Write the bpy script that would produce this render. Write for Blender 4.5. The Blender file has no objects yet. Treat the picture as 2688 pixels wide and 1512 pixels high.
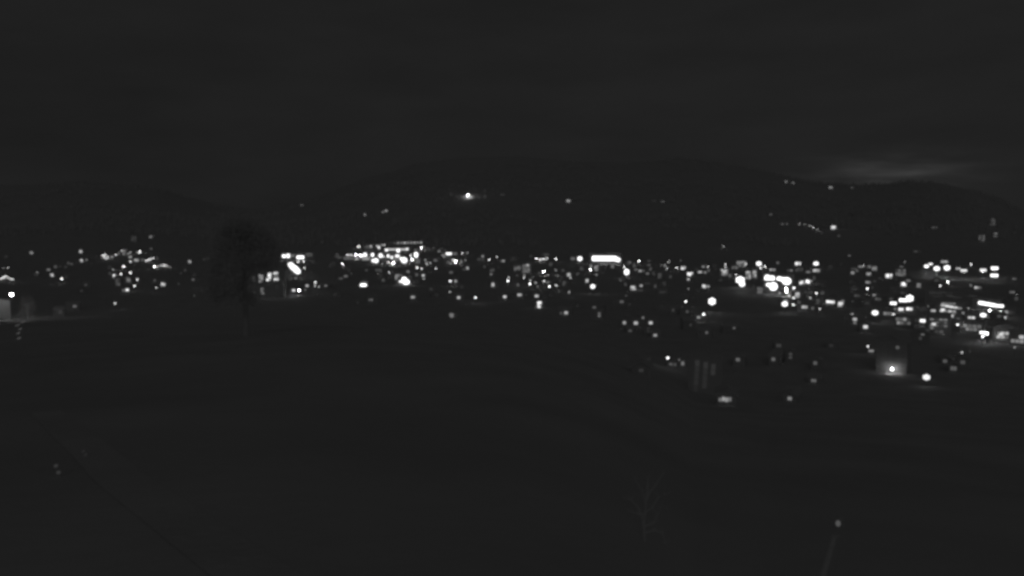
import bpy, bmesh, math, random
import numpy as np
from mathutils import Vector, Matrix, noise
R = math.radians
rnd = random.Random(7)

# ------------------------------------------------------------------ camera
F, CX, CY = 2110.0, 1344.0, 756.0           # focal length and centre, in photo pixels
H, PITCH = 90.0, R(4.5)                      # eye height over the valley floor, downward tilt
sc = bpy.context.scene
cam = bpy.data.cameras.new('camera'); cam_o = bpy.data.objects.new('camera', cam)
sc.collection.objects.link(cam_o); sc.camera = cam_o
cam.sensor_width = 36; cam.lens = 36 * F / 2688
cam.clip_start = 0.3; cam.clip_end = 30000
cam_o.location = (0, 0, H); cam_o.rotation_euler = (math.pi / 2 - PITCH, 0, 0)

# ------------------------------------------------------------------ night sky, moon, exposure
MOON_EL, MOON_AZ = R(22), R(184)             # moon behind the camera, veiled by cloud
world = bpy.data.worlds.new('World'); sc.world = world; world.use_nodes = True
nt = world.node_tree; nt.nodes.clear()
def N(t, tree=None, **kw):
    n = (tree or nt).nodes.new(t)
    for k, v in kw.items(): setattr(n, k, v)
    return n
def math_node(op, a, b=None, tree=None):
    t = tree or nt
    n = N('ShaderNodeMath', t, operation=op)
    for i, v in enumerate((a, b)):
        if v is None: continue
        if isinstance(v, (int, float)): n.inputs[i].default_value = v
        else: t.links.new(v, n.inputs[i])
    return n.outputs[0]
sky = N('ShaderNodeTexSky', sky_type='NISHITA', sun_disc=False)
sky.sun_elevation = MOON_EL; sky.sun_rotation = MOON_AZ
bw = N('ShaderNodeRGBToBW'); nt.links.new(sky.outputs[0], bw.inputs[0])
tc = N('ShaderNodeTexCoord')
mp = N('ShaderNodeMapping'); mp.inputs['Scale'].default_value = (2.2, 2.2, 9.0)
nt.links.new(tc.outputs['Generated'], mp.inputs[0])
cl = N('ShaderNodeTexNoise'); cl.inputs['Scale'].default_value = 2.4; cl.inputs['Detail'].default_value = 5
nt.links.new(mp.outputs[0], cl.inputs['Vector'])
# overcast: even grey veil broken by soft cloud streaks
veil = math_node('ADD', math_node('MULTIPLY', cl.outputs['Fac'], 0.0072), 0.0101)
sx = N('ShaderNodeSeparateXYZ'); nt.links.new(tc.outputs['Generated'], sx.inputs[0])       # a little more town light in the cloud to the east
veil = math_node('MULTIPLY', veil, math_node('ADD', math_node('MULTIPLY', sx.outputs[0], 0.15), 1.0))
# town glow on the low cloud behind the ridge
def pix_dir(x, y):
    c, s = math.cos(PITCH), math.sin(PITCH)
    fx, fu = (x - CX) / F, (CY - y) / F
    return Vector((fx, c + fu * s, -s + fu * c)).normalized()
gd = pix_dir(2310, 462)
sepd = N('ShaderNodeVectorMath', operation='SUBTRACT'); sepd.inputs[1].default_value = gd
nrm = N('ShaderNodeVectorMath', operation='NORMALIZE')
nt.links.new(tc.outputs['Generated'], nrm.inputs[0]); nt.links.new(nrm.outputs[0], sepd.inputs[0])
sc3 = N('ShaderNodeVectorMath', operation='MULTIPLY'); sc3.inputs[1].default_value = (13.0, 13.0, 50.0)
nt.links.new(sepd.outputs[0], sc3.inputs[0])
ln = N('ShaderNodeVectorMath', operation='LENGTH'); nt.links.new(sc3.outputs[0], ln.inputs[0])
g = math_node('POWER', 2.718, math_node('MULTIPLY', math_node('POWER', ln.outputs['Value'], 2.0), -1.0))
st = N('ShaderNodeTexNoise'); st.inputs['Scale'].default_value = 7.0; st.inputs['Detail'].default_value = 6
mp2 = N('ShaderNodeMapping'); mp2.inputs['Scale'].default_value = (2.0, 2.0, 14.0); mp2.inputs['Rotation'].default_value = (0, R(7), 0)
nt.links.new(tc.outputs['Generated'], mp2.inputs[0]); nt.links.new(mp2.outputs[0], st.inputs['Vector'])
g = math_node('MULTIPLY', math_node('MULTIPLY', g, math_node('POWER', st.outputs['Fac'], 2.8)), 0.085)
tot = math_node('ADD', math_node('ADD', veil, g), math_node('MULTIPLY', bw.outputs[0], 0.00012))
bg = N('ShaderNodeBackground'); nt.links.new(tot, bg.inputs['Strength']); bg.inputs[0].default_value = (1, 1, 1, 1)
wo = N('ShaderNodeOutputWorld'); nt.links.new(bg.outputs[0], wo.inputs[0])
ml = bpy.data.lights.new('moon', 'SUN'); ml.energy = 0.029; ml.angle = R(14)
mo = bpy.data.objects.new('moon', ml); sc.collection.objects.link(mo)
md = Vector((math.sin(MOON_AZ) * math.cos(MOON_EL), math.cos(MOON_AZ) * math.cos(MOON_EL), math.sin(MOON_EL)))
mo.rotation_euler = md.to_track_quat('Z', 'Y').to_euler()
vs = sc.view_settings
vs.view_transform = 'Standard'; vs.look = 'None'; vs.exposure = 0.0; vs.gamma = 1.0; vs.use_curve_mapping = False
sc.render.engine = 'CYCLES'
cy = sc.cycles
cy.pixel_filter_type = 'BLACKMAN_HARRIS'; cy.filter_width = 3.5      # the soft webcam lens
cy.use_adaptive_sampling = False; cy.use_denoising = True
cy.max_bounces = 8; cy.diffuse_bounces = 5; cy.sample_clamp_indirect = 1.0

# ------------------------------------------------------------------ helpers
C = sc.collection
def srgb(v):
    v /= 255.0
    return v / 12.92 if v <= 0.04045 else ((v + 0.055) / 1.055) ** 2.4
MATS = {}
def grey(name, lo, hi, scale=4.0, rough=0.85, bump=0.0, bscale=None, coord='Object'):
    if name in MATS: return MATS[name]
    m = bpy.data.materials.new(name); m.use_nodes = True; t = m.node_tree; t.nodes.clear()
    p = N('ShaderNodeBsdfPrincipled', t); p.inputs['Roughness'].default_value = rough
    p.inputs['Specular IOR Level'].default_value = 0.25
    c = N('ShaderNodeTexCoord', t); n = N('ShaderNodeTexNoise', t); n.inputs['Scale'].default_value = scale; n.inputs['Detail'].default_value = 6
    t.links.new(c.outputs[coord], n.inputs['Vector'])
    r = N('ShaderNodeValToRGB', t)
    r.color_ramp.elements[0].position = 0.33; r.color_ramp.elements[1].position = 0.67
    r.color_ramp.elements[0].color = (lo, lo, lo, 1); r.color_ramp.elements[1].color = (hi, hi, hi, 1)
    t.links.new(n.outputs['Fac'], r.inputs[0]); t.links.new(r.outputs[0], p.inputs['Base Color'])
    if bump:
        b = N('ShaderNodeBump', t); b.inputs['Strength'].default_value = bump; b.inputs['Distance'].default_value = 0.3
        n2 = N('ShaderNodeTexNoise', t); n2.inputs['Scale'].default_value = bscale or scale * 5; n2.inputs['Detail'].default_value = 8
        t.links.new(c.outputs[coord], n2.inputs['Vector']); t.links.new(n2.outputs['Fac'], b.inputs['Height']); t.links.new(b.outputs[0], p.inputs['Normal'])
    o = N('ShaderNodeOutputMaterial', t); t.links.new(p.outputs[0], o.inputs[0])
    MATS[name] = m; return m
def glow(L):
    """lit glass and added glow: emission in quantised steps so that fixtures share materials"""
    k = round(math.log(max(L, 0.006) / 0.006) / math.log(1.3)); key = 'glow_level_%02d' % k
    if key in MATS: return MATS[key]
    m = bpy.data.materials.new(key); m.use_nodes = True; t = m.node_tree; t.nodes.clear()
    e = N('ShaderNodeEmission', t); e.inputs[1].default_value = 0.006 * 1.3 ** k
    o = N('ShaderNodeOutputMaterial', t); t.links.new(e.outputs[0], o.inputs[0])
    MATS[key] = m; return m
SNOW = grey('snow', 0.62, 0.72, 0.05, 0.9, 0.5, 0.6)
ROOF = grey('snowy_roof', 0.64, 0.74, 0.3, 0.9, 0.2)
WALLS = [grey('pale_plaster', 0.60, 0.66, 0.6, bump=0.1), grey('grey_render', 0.54, 0.6, 0.6, bump=0.1), grey('frosted_timber', 0.5, 0.6, 1.5, bump=0.3)]
METAL = grey('galvanised_metal', 0.55, 0.65, 3.0, 0.5)
DARKGLASS = grey('curtained_glass', 0.52, 0.6, 0.8, 0.25)
FRAME = grey('window_frame_paint', 0.55, 0.62, 4.0, 0.6)
BARK = grey('frosted_bark', 0.78, 0.88, 9.0, 0.9, 0.3)
DARKBARK = grey('dark_bark', 0.62, 0.75, 6.0, 0.9, 0.3)
NEEDLE = grey('frosted_needles', 0.84, 0.9, 2.0, 0.9)
t = NEEDLE.node_tree; out = [n for n in t.nodes if n.type == 'OUTPUT_MATERIAL'][0]; pr = [n for n in t.nodes if n.type == 'BSDF_PRINCIPLED'][0]
tl = N('ShaderNodeBsdfTranslucent', t); tl.inputs[0].default_value = (.86,.86,.86,1); mx = N('ShaderNodeMixShader', t); mx.inputs[0].default_value = 0.5   # thin frosted leaves let light through
t.links.new(pr.outputs[0], mx.inputs[1]); t.links.new(tl.outputs[0], mx.inputs[2]); t.links.new(mx.outputs[0], out.inputs[0])
FOREST = grey('snowy_forest', 0.66, 0.76, 0.01, 0.95)
PATHM = grey('trodden_snow', 0.67, 0.75, 0.2, 0.9, 0.4, 2.0)
ASPH = grey('ploughed_snow_road', 0.6, 0.72, 0.15, 0.6, 0.2)

def mesh_from(name, verts, faces, mat=None):
    me = bpy.data.meshes.new(name); me.from_pydata(verts, [], faces); me.update()
    if mat: me.materials.append(mat)
    return me
def box_data(x0, x1, y0, y1, z0, z1, V, Fc):
    b = len(V)
    V += [(x0,y0,z0),(x1,y0,z0),(x1,y1,z0),(x0,y1,z0),(x0,y0,z1),(x1,y0,z1),(x1,y1,z1),(x0,y1,z1)]
    Fc += [tuple(b+i for i in f) for f in ((0,3,2,1),(4,5,6,7),(0,1,5,4),(1,2,6,5),(2,3,7,6),(3,0,4,7))]
def tube_data(pts, rads, n, V, Fc):
    b = len(V); pts = [Vector(p) for p in pts]
    for i, (p, r) in enumerate(zip(pts, rads)):
        d = (pts[min(i+1, len(pts)-1)] - pts[max(i-1, 0)]).normalized()
        a = d.orthogonal().normalized(); c = d.cross(a)
        for k in range(n):
            t = 2*math.pi*k/n; V.append(tuple(p + (a*math.cos(t) + c*math.sin(t))*r))
    for i in range(len(pts)-1):
        for k in range(n):
            Fc.append((b+i*n+k, b+i*n+(k+1)%n, b+(i+1)*n+(k+1)%n, b+(i+1)*n+k))
    Fc.append(tuple(b+k for k in range(n))[::-1]); e = b+(len(pts)-1)*n; Fc.append(tuple(e+k for k in range(n)))
def lathe(prof, n):
    V, Fc = [], []
    for r, z in prof:
        for k in range(n):
            t = 2*math.pi*k/n; V.append((r*math.cos(t), r*math.sin(t), z))
    for i in range(len(prof)-1):
        for k in range(n): Fc.append((i*n+k, i*n+(k+1)%n, (i+1)*n+(k+1)%n, (i+1)*n+k))
    Fc.append(tuple(range(n))[::-1]); e = (len(prof)-1)*n; Fc.append(tuple(e+k for k in range(n)))
    return V, Fc
def link(name, data, parent=None, loc=None, rot=None, scale=None, mat=None):
    o = bpy.data.objects.new(name, data); C.objects.link(o)
    if parent is not None: o.parent = parent
    if loc is not None: o.location = loc
    if rot is not None: o.rotation_euler = rot
    if scale is not None: o.scale = scale
    if mat is not None:
        o.material_slots[0].link = 'OBJECT'; o.material_slots[0].material = mat
    return o
def tag(o, label, cat, group=None):
    o['label'] = label; o['category'] = cat
    if group: o['group'] = group
    return o

# ------------------------------------------------------------------ terrain: slope under the camera, valley floor, far mountain
RIDGE = [(-600,505),(0,490),(250,478),(420,492),(560,530),(680,548),(800,528),(950,468),(1080,436),(1200,417),(1340,412),(1500,421),(1640,424),(1780,416),(1900,432),(2000,447),
         (2120,475),(2200,484),(2290,487),(2370,478),(2450,480),(2540,500),(2620,530),(2688,556),(2900,600),(3300,560)]
ridge_az = np.array([math.atan2((x-CX)/F, math.cos(PITCH)) for x, y in RIDGE])
ridge_el = np.array([math.asin(pix_dir(x, y).z) for x, y in RIDGE])
D0A = np.radians([-180,-60,-33,-15,0,8,13,18,34,60,180]); D0V = np.array([850,850,850,860,740,560,440,430,470,500,850.])
def smooth(t): t = np.clip(t, 0, 1); return t*t*(3-2*t)
az_list = np.unique(np.round(np.concatenate([np.arange(-180,-50,5), np.arange(-50,50.01,0.4), np.arange(55,181,5)]), 3))
r_list = np.concatenate([[1,2,4], np.arange(6,60,3), np.arange(60,200,8), np.arange(200,1500,25), np.arange(1500,5800,40), np.arange(5900,14000,500)]).astype(float)
AZ = np.radians(az_list)
def terrain_grid():
    A, RR = np.meshgrid(AZ, r_list, indexing='ij')
    d0 = np.interp(A, D0A, D0V)
    front = smooth((np.radians(120) - np.abs(A)) / np.radians(60))
    t = RR / d0
    near = 81.5 * (1 - t)
    near = np.where(near > 0, near, 0)
    near = np.where(t > 0.85, 81.5 * 0.15 * np.clip((1.15 - t) / 0.3, 0, 1)**2, near)
    near = np.where(t > 1.15, 0, near)
    back = 81.5 + np.minimum(RR * 0.22, 500)
    z = near*front + back*(1-front)
    D, d1 = 5200., 2050.
    el = np.interp(A, ridge_az, ridge_el); top = H + D*np.tan(el)
    s = np.clip((RR - d1) / (D - d1), 0, 1)
    far = top * (0.35*s + 0.65*s**1.7)
    far = np.where(RR > D, top - (RR - D)*0.09, far)
    nz = np.zeros_like(z)
    for i in range(A.shape[0]):
        if abs(A[i,0]) > R(60): continue
        for j in range(A.shape[1]):
            r = RR[i,j]; x, y = r*math.sin(A[i,j]), r*math.cos(A[i,j])
            if r > 1900:
                nz[i,j] = noise.fractal(Vector((x/620, y/620, 3.1)), 0.9, 2.1, 5) * 34 * min(1, (r-1900)/1500) * (1 if r < 4300 else 0.45)
            elif r < 900:
                nz[i,j] = noise.fractal(Vector((x/30, y/30, 1.7)), 1.0, 2.0, 4) * 0.45 * min(1, r/12) + noise.noise(Vector((x/120, y/120, 9)))*1.6*min(1, r/60)*min(1,(900-r)/300)
    mound = 5.0*np.exp(-((A+R(31.5))/R(7))**2 - ((RR-420)/60)**2)      # shoulder that carries the chalets
    return z + far*front + nz + mound
ZG = terrain_grid()
def ground_z(x, y):
    a = math.atan2(x, y); r = math.hypot(x, y)
    i = int(np.searchsorted(AZ, a)) - 1; i = min(max(i, 0), len(AZ)-2)
    j = int(np.searchsorted(r_list, r)) - 1; j = min(max(j, 0), len(r_list)-2)
    u = (a-AZ[i])/(AZ[i+1]-AZ[i]); v = (r-r_list[j])/(r_list[j+1]-r_list[j]); v = min(max(v, 0), 1)
    return (ZG[i,j]*(1-u)+ZG[i+1,j]*u)*(1-v) + (ZG[i,j+1]*(1-u)+ZG[i+1,j+1]*u)*v
def hit(x, y, h=0.0):
    """where the view ray through photo pixel (x,y) comes down to h metres above the ground"""
    d = pix_dir(x, y); k = 1/math.hypot(d.x, d.y); r = 5.0; prev = 4.0
    f = lambda rr: H + d.z*k*rr - ground_z(d.x*k*rr, d.y*k*rr) - h
    if h > 0.3:                              # village things stand at or beyond the foot of the slope
        r = 0.87*float(np.interp(math.atan2(d.x, d.y), D0A, D0V))
        if f(r) <= 0: r = 150.0
        prev = r - 1.0
    while r < 5600:
        if f(r) <= 0: break
        prev = r; r += max(2.0, r*0.012)
    else: return None
    lo, hi = prev, r
    for _ in range(24):
        m = (lo+hi)/2
        if f(m) <= 0: hi = m
        else: lo = m
    return Vector((d.x*k*hi, d.y*k*hi, H + d.z*k*hi))
def project(p):
    c, s = math.cos(PITCH), math.sin(PITCH); q = Vector(p) - Vector((0,0,H))
    f = q.y*c - q.z*s; u = q.y*s + q.z*c
    return (CX + F*q.x/f, CY - F*u/f, f)
V, Fc = [], []
na, nr = ZG.shape
for i in range(na-1):                        # -180 and 180 are one spoke
    for j in range(nr): V.append((r_list[j]*math.sin(AZ[i]), r_list[j]*math.cos(AZ[i]), ZG[i,j]))
for i in range(na-1):
    i2 = (i+1) % (na-1)
    for j in range(nr-1): Fc.append((i*nr+j, i*nr+j+1, i2*nr+j+1, i2*nr+j))
V.append((0,0,float(ZG[:,0].mean()))); cidx = len(V)-1
for i in range(na-1): Fc.append((cidx, i*nr, ((i+1) % (na-1))*nr))
gme = mesh_from('ground', V, Fc, SNOW); gme.shade_smooth() if hasattr(gme, 'shade_smooth') else None
bm = bmesh.new(); bm.from_mesh(gme); bmesh.ops.recalc_face_normals(bm, faces=bm.faces)
if sum(f.normal.z for f in bm.faces) < 0: bmesh.ops.reverse_faces(bm, faces=bm.faces)
bm.to_mesh(gme); bm.free()
ground = link('ground', gme); ground['kind'] = 'structure'

def strip(name, pts, width, mat, lift=0.05):
    V, Fc = [], []
    for i, p in enumerate(pts):
        p = Vector(p); d = Vector(pts[min(i+1, len(pts)-1)]) - Vector(pts[max(i-1, 0)]); d.z = 0; d.normalize(); s = Vector((d.y, -d.x, 0))
        for k in (-0.5, 0, 0.5):
            q = p + s*width*k; V.append((q.x, q.y, ground_z(q.x, q.y) + lift))
    for i in range(len(pts)-1):
        for k in (0, 1): Fc.append((i*3+k, i*3+k+1, (i+1)*3+k+1, (i+1)*3+k))
    o = link(name, mesh_from(name, V, Fc, mat)); o['kind'] = 'structure'; return o
# lit valley road and the trodden path on the slope
pa, pb = hit(2300, 725), hit(2790, 731)
strip('road', [pa.lerp(pb, i/40) for i in range(41)], 12, ASPH, 0.35)
pp = [hit(x, y) for x, y in ((120,1080),(200,1150),(300,1240),(420,1330),(560,1430),(700,1530),(860,1640))]
fine = []
for a, b in zip(pp, pp[1:]): fine += [a.lerp(b, i/8) for i in range(8)]
strip('path', fine, 2.2, PATHM, 0.02)

# ------------------------------------------------------------------ what shines, read off the photograph: x y peak [w h]
LIGHTS = """
82 663 110;212 660 150;213 684 150;227 682 90 5 5;15 675 40;9 704 60;21 703 110 8 5;127 708 90 8 6;136 722 190;162 732 200 8 7;146 700 70;158 700 50 5 5;172 701 50 5 5;180 691 60;188 693 70 5 5;98 715 65;95 720 50 5 5;225 748 55 6 6;214 763 45 6 6;173 727 45 5 5
397 653 80 5 5;395 621 90;402 620 50 4 4;351 627 52 11 14;412 678 60 5 5;325 700 220 9 8;342 716 200;302 725 230 9 9;318 719 170 7 9;297 708 80;289 718 70 5 5;287 702 50 6 4;309 740 68 10 18;337 734 90 9 12;353 751 150 9 10;360 734 180;406 736 80 5 5;410 755 110 9 7;428 746 160 10 8;334 761 220 8 8;324 762 110 5 5;302 796 120 11 9;196 804 90 8 6;158 819 60 7 7;342 674 120;354 683 130 6 6;360 682 110;342 687 160;374 682 80 7 5;446 701 80 6 6
498 687 130;545 680 70;536 681 45 5 5;486 709 55 5 5;475 717 50 5 5;510 721 40 9 8;507 734 70 7 6;469 745 45 6 5;557 746 240 9 9;510 776 45 8 6
783 687 190;797 686 190 8 6;799 703 150 11 6;776 730 80;764 733 45;771 762 200 9 8;785 762 255 9 11;806 750 170;801 761 90 5 6;828 741 190 7 8;827 750 110 12 7;837 752 100 8 7;855 742 70 7 10;855 750 90 8 5;893 731 60 10 4;821 686 50 5 5;885 671 70 5 9;890 676 80 6 5;880 772 45 8 8;845 634 40 6 8;899 693 230 8 9;908 725 80 10 7;895 731 80 10 4;878 774 40 8 8
1090 656 80 6 6;1106 651 230 11 8;1114 648 100 7 4;1152 659 110 7 6;1167 657 50 6 5;1178 666 255 15 8;1162 669 110 6 6;1165 673 80 16 5;1195 666 110 10 4;1213 665 170 8 5;1226 663 100 9 3;1197 687 250 8 8;1191 683 150 12 10;1177 688 80 8 6;1183 691 110 6 6;1209 687 110 8 8;1222 683 80 6 8;1117 683 110 7 6;1120 693 130 8 8;1130 690 65 18 10;1143 683 80 10 6;1144 705 140 9 7;1184 715 80 9 6;1095 703 210 8 7;1107 705 160 7 8;1094 721 110 5 6;1111 723 160 7 7;1112 732 110 6 7;1021 715 150 6 8;962 709 70 6 5;1030 714 60;994 711 62 16 10;991 719 130 8 8;1000 726 80 8 10;1006 735 80 6 8;954 749 255 16 8;954 743 100 12 8;1084 780 130 11 7;970 787 70 6 6;976 787 80 5 7
1182 738 190 10 10;1196 738 130 7 8;1181 766 80 11 10;1204 781 150 8 9;1248 781 210 8 9;1186 829 160 8 8;1195 829 80 5 6;1213 753 50 5 5;1131 758 42 6 8;1226 704 140 8 8;1217 707 60;1267 672 130;1262 681 60 16 6;1285 682 190 8 8;1272 700 70 5 5;1292 709 75 10 8;1289 720 90 9 6;1294 747 160 8 10;1305 674 130 7 7;1320 685 120 9 5;1348 680 42 16 10
1358 704 80 17 13;1381 705 92 20 22;1384 696 150;1394 672 50 5 5;1408 679 190 9 9;1418 682 150 9 10;1427 680 170 8 9;1436 678 160;1432 670 50 18 10;1459 680 200 8 8;1505 679 90 13 8;1522 679 255 13 13;1428 712 255 10 10;1445 694 70 9 8;1459 709 80 8 8;1478 710 70 5 5;1465 724 100 7 7;1493 721 140 9 9;1497 729 140 7 7;1516 719 50 10 10;1527 705 60 8 8;1550 708 230 11 11;1551 700 130 6 8;1565 704 110 11 15;1598 694 110 7 6;1607 700 120 8 9;1653 689 100 6 6;1645 714 255 14 17;1639 701 110 17 15;1678 685 220 9 9;1680 711 130 8 6
1333 737 230 9 9;1336 729 140;1376 722 130 6 6;1375 729 150 8 7;1397 729 80 5 6;1391 745 230 9 9;1392 736 130 6 8;1360 748 90 7 6;1357 723 60 5 5;1406 742 68 15 12;1428 738 90 18 14;1412 752 60 12 8;1442 752 220 10 9;1460 749 150 8 8;1474 740 80 8 12;1482 744 60 10 12;1541 737 160 8 9;1556 752 255 13 12;1566 721 100 6 6;1325 779 160 9 9;1364 774 160 12 7;1409 777 150 10 9;1494 767 110 8 8;1467 766 50 5 5;1416 797 230 11 12;1415 806 210 10 10;1473 822 70 7 7;1486 821 160 10 9;1516 803 50 5 7;1560 811 90 10 16;1573 826 90 7 14;1663 756 160 16 11;1683 750 150 7 8;1680 762 60 16 5;1629 736 50 10 8;1641 746 60 8 9;1632 792 80 10 10;1652 799 45 5 5;1643 776 50 7 6;1639 847 140 8 8;1669 848 150 12 12;1688 834 100 6 6;1654 868 70 9 7
1703 685 60 7 5;1702 696 110 9 5;1700 718 90 9 6;1755 687 120 7 7;1745 697 100 9 6;1751 705 110 8 8;1776 703 150 8 9;1792 703 190 9 9;1798 702 140 5 6;1787 684 60 5 6;1809 720 230 10 9;1816 717 190 6 7;1807 733 160 7 7;1807 758 80 6 7;1732 724 60 10 14;1760 726 60 7 8;1847 700 110 9 5;1858 700 140 8 9;1837 714 140 10 5;1850 715 110 9 5;1858 709 90 8 10;1875 699 55 8 8;1848 752 190 9 9;1855 752 130 6 6;1860 752 140 5 7;1899 647 110 6 6;1904 694 160 7 6;1904 701 120 8 9;1902 715 170 17 16;1929 702 90 14 7;1945 693 110 22 14;1956 693 190 8 7;1953 687 110 6 5;1992 692 255 14 11;2008 699 220 8 6;1997 703 110 20 8;1932 721 160 8 6;1964 722 140 12 20;1979 720 140 12 18
1995 762 90 13 14;1988 753 60 10 10;2042 690 70 7 6;2095 692 230 13 8;2028 708 150 13 6;2073 710 110 13 5;2098 708 60 18 10;2064 757 255 10 10;2064 765 255 11 10;2084 756 230 9 8;2045 755 200 7 7;2046 769 120 6 7;2104 741 240 10 9;2118 739 240 13 9;2128 738 130 8 5;2093 774 150 11 13;2083 782 130 10 14;2071 776 110 11 12;2060 798 250 15 13;2062 790 130 10 7;2082 800 190 11 7;2098 794 90 9 6;2111 799 200 11 8;2112 806 140 14 9;1800 791 190 11 10;1847 825 220 10 9;1834 833 130 8 6;1804 818 70 7 7;1767 814 60 6 7;1927 861 90 7 6;1855 873 90 7 7;1813 853 60 5 7;1708 848 200 9 9;1703 866 45 12 16;1720 880 140 9 7
2142 692 250 13 10;2143 710 160 16 7;2123 714 100 13 5;2137 706 60 18 10;2143 770 170 11 8;2127 782 80 15 12;2175 792 210 11 9;2186 793 200 10 9;2207 796 190 12 8;2205 801 160 10 7;2212 790 120 8 6;2152 811 120 11 9;2130 809 80 12 8;2147 791 60 8 12;2241 827 200 13 9;2244 838 150 10 7;2244 847 110 7 7;2272 858 190 11 9;2297 821 255 15 12;2277 758 200 11 8;2279 741 110 12 6;2297 776 170 11 7;2280 719 130 10 7;2281 700 120 9 6;2295 705 100 11 11;2266 697 110 9 5;2258 700 110 9 6;2244 709 80 16 9;2238 716 110 8 7;2229 671 70 7 5;2208 693 40 6 4;2180 700 45 8 8
2333 724 230 14 9;2375 688 70 8 6;2364 716 95 22 16;2366 703 110 10 7;2479 687 140 14 6;2515 705 150 9 6;2549 694 140 11 6;2372 746 240 12 9;2384 737 110 9 6;2412 749 100 9 11;2468 750 150 10 7;2468 757 110 8 5;2488 740 210 11 8;2458 736 70 9 5;2548 749 80 8 5;2567 755 140 14 7;2663 732 70 9 7;2657 767 90 11 6;2668 774 110 9 9;2668 783 60 8 9;2305 784 55 14 8;2343 777 110 11 9;2345 796 255 14 9;2371 788 255 18 11;2388 783 255 17 17;2385 798 240 12 12;2387 811 220 14 9;2366 812 230 13 9;2352 811 150 8 6;2346 825 190 12 9;2330 823 110 18 9;2366 830 130 12 8;2385 832 140 11 8;2450 816 140 11 10;2422 842 220 12 11;2421 830 110 12 6;2538 815 170 10 8;2542 809 100 8 5;2528 821 80 12 7;2514 852 100 18 18;2550 835 190 15 9;2545 844 90 9 5;2598 815 240 18 9;2581 827 255 14 10;2627 817 240 16 6;2640 820 190 8 7;2623 830 80 8 6;2639 833 130 10 6;2580 873 255 13 9;2591 875 255 11 8;2580 883 230 11 8;2626 855 140 18 9;2645 862 180 12 8;2674 860 110 14 10;2663 911 80 9 6;2422 878 110 8 5;2416 888 60 7 12;2278 909 140 11 8;2287 921 140 11 6;2356 910 80 8 9;2525 925 110 10 8;2546 922 45 8 5;2408 660 55 16 5
1308 701 42 5 5;1416 717 60 10 6;1381 774 50 6 6;1348 778 40 6 6;1430 779 38 12 6;1445 775 40 10 8;1472 730 50 8 4;1438 741 80 10 8;1665 696 60 6 13;1669 708 70 8 8;1689 711 75 7 5;1707 706 70 7 9;1735 697 60 8 6;1716 717 50 8 10;1720 751 75 5 9;1723 744 55 5 5;1701 744 42 18 7;1743 745 42 10 10;1737 767 52 13 7;1747 765 48 7 6;1829 706 50 6 4;1892 735 45 6 7;1916 724 80 7 8;1833 763 38 6 6;1818 780 38 12 6;1644 776 48 6 7;1738 804 38 6 6
2137 730 60 6 10;2149 737 44 13 12;2142 745 46 8 7;2159 749 40 6 6;2158 769 60 10 8;2129 768 58 10 8;2127 759 45 8 8;2115 767 45 7 7;2242 759 48 11 5;2249 776 55 12 9;2263 780 48 9 9;2276 788 55 13 8;2276 796 46 11 7;2306 785 70 11 9;2238 791 45 7 6;2296 738 55 6 4;2290 755 55 5 5;2160 788 45 5 5;2185 782 40 6 5;2310 730 40 6 6;2353 733 45 6 6;2353 765 50 9 5;2368 769 52 18 5;2339 785 60 8 8;2238 741 38 14 8
875 692 45 5 5;867 698 45 5 6;914 709 45 7 7;905 717 48 6 7;922 718 48 5 6;1052 710 75 5 8;1010 700 42 5 5;1092 739 45 6 6;1132 759 45 6 8;939 794 40 5 6;1144 774 42 12 6;871 747 36 5 6;2436 803 50 14 6;2405 840 45 7 9;2407 852 42 7 8;2590 857 46 14 4;2515 836 60 7 5;2653 820 70 7 4;2668 788 45 7 8
1229 513 255 10 10;1273 516 60 5 4;1319 511 50 12 4;792 538 70 9 4;958 563 100 6 6;1005 556 110 6 6;1014 553 120 8 6;1492 527 140 10 7;1738 529 60 12 4;1715 527 40 12 4;2064 477 100 7 6;2082 480 90 7 5;2181 492 110 10 6;2236 493 60 7 5;2024 563 70 8 5;2057 588 60 22 4;2188 597 190 11 8;2202 619 55 6 5;2453 597 60 12 4;2606 582 70 10 16;2613 613 80 8 4;2613 620 75 8 4;2577 625 70 12 14;2664 610 38 6 5
1753 939 210 11 11;1761 956 80 9 7;1772 957 75 7 8;1783 944 60 8 8;1792 954 90 8 14;1703 941 60 9 5;1683 972 60 12 6;2073 1046 120 10 9;2078 1034 60 8 10;1937 944 90 10 9;2040 935 140 12 12;2030 943 110 9 9;2075 934 60 8 18;2044 907 70 12 9;2140 953 80 9 9;2136 999 100 12 8;2182 907 50 9 8;2481 948 80 9 8;2527 951 90 10 9;2503 939 48 26 12;2503 967 80 15 13
"""
CHAINS = """
2 732 190 4 4;6 730 190 4 4;10 728 200 4 4;14 725 190 5 5;20 728 170 4 5;24 731 140 4 4;28 732 170 4 4;33 733 180 5 5
270 671 170;276 668 170 6 6;274 674 160 6 6;283 675 170 6 6;279 679 150 6 6;294 674 110 8 5;304 669 150 7 6;312 666 90 7 4;320 658 140 6 6;329 658 100 6 5;325 666 90 9 5;336 666 90 6 6;342 663 100 9 5;360 662 90 7 6;367 661 210 7 8
406 699 230 11 8;416 698 110 10 4;424 697 150 7 5;431 697 200 9 5;438 697 150 6 5
384 685 130 8 8;390 682 150 9 8;396 681 150 8 7;402 678 140 8 7
2099 587 75 14 5;2112 589 60 14 5;2126 593 70 12 6;2135 597 85 14 8;2146 603 60 12 6;2157 610 45 12 5
1138 651 50 16 4;1124 653 45 14 4;1158 655 70 14 4
"""
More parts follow.
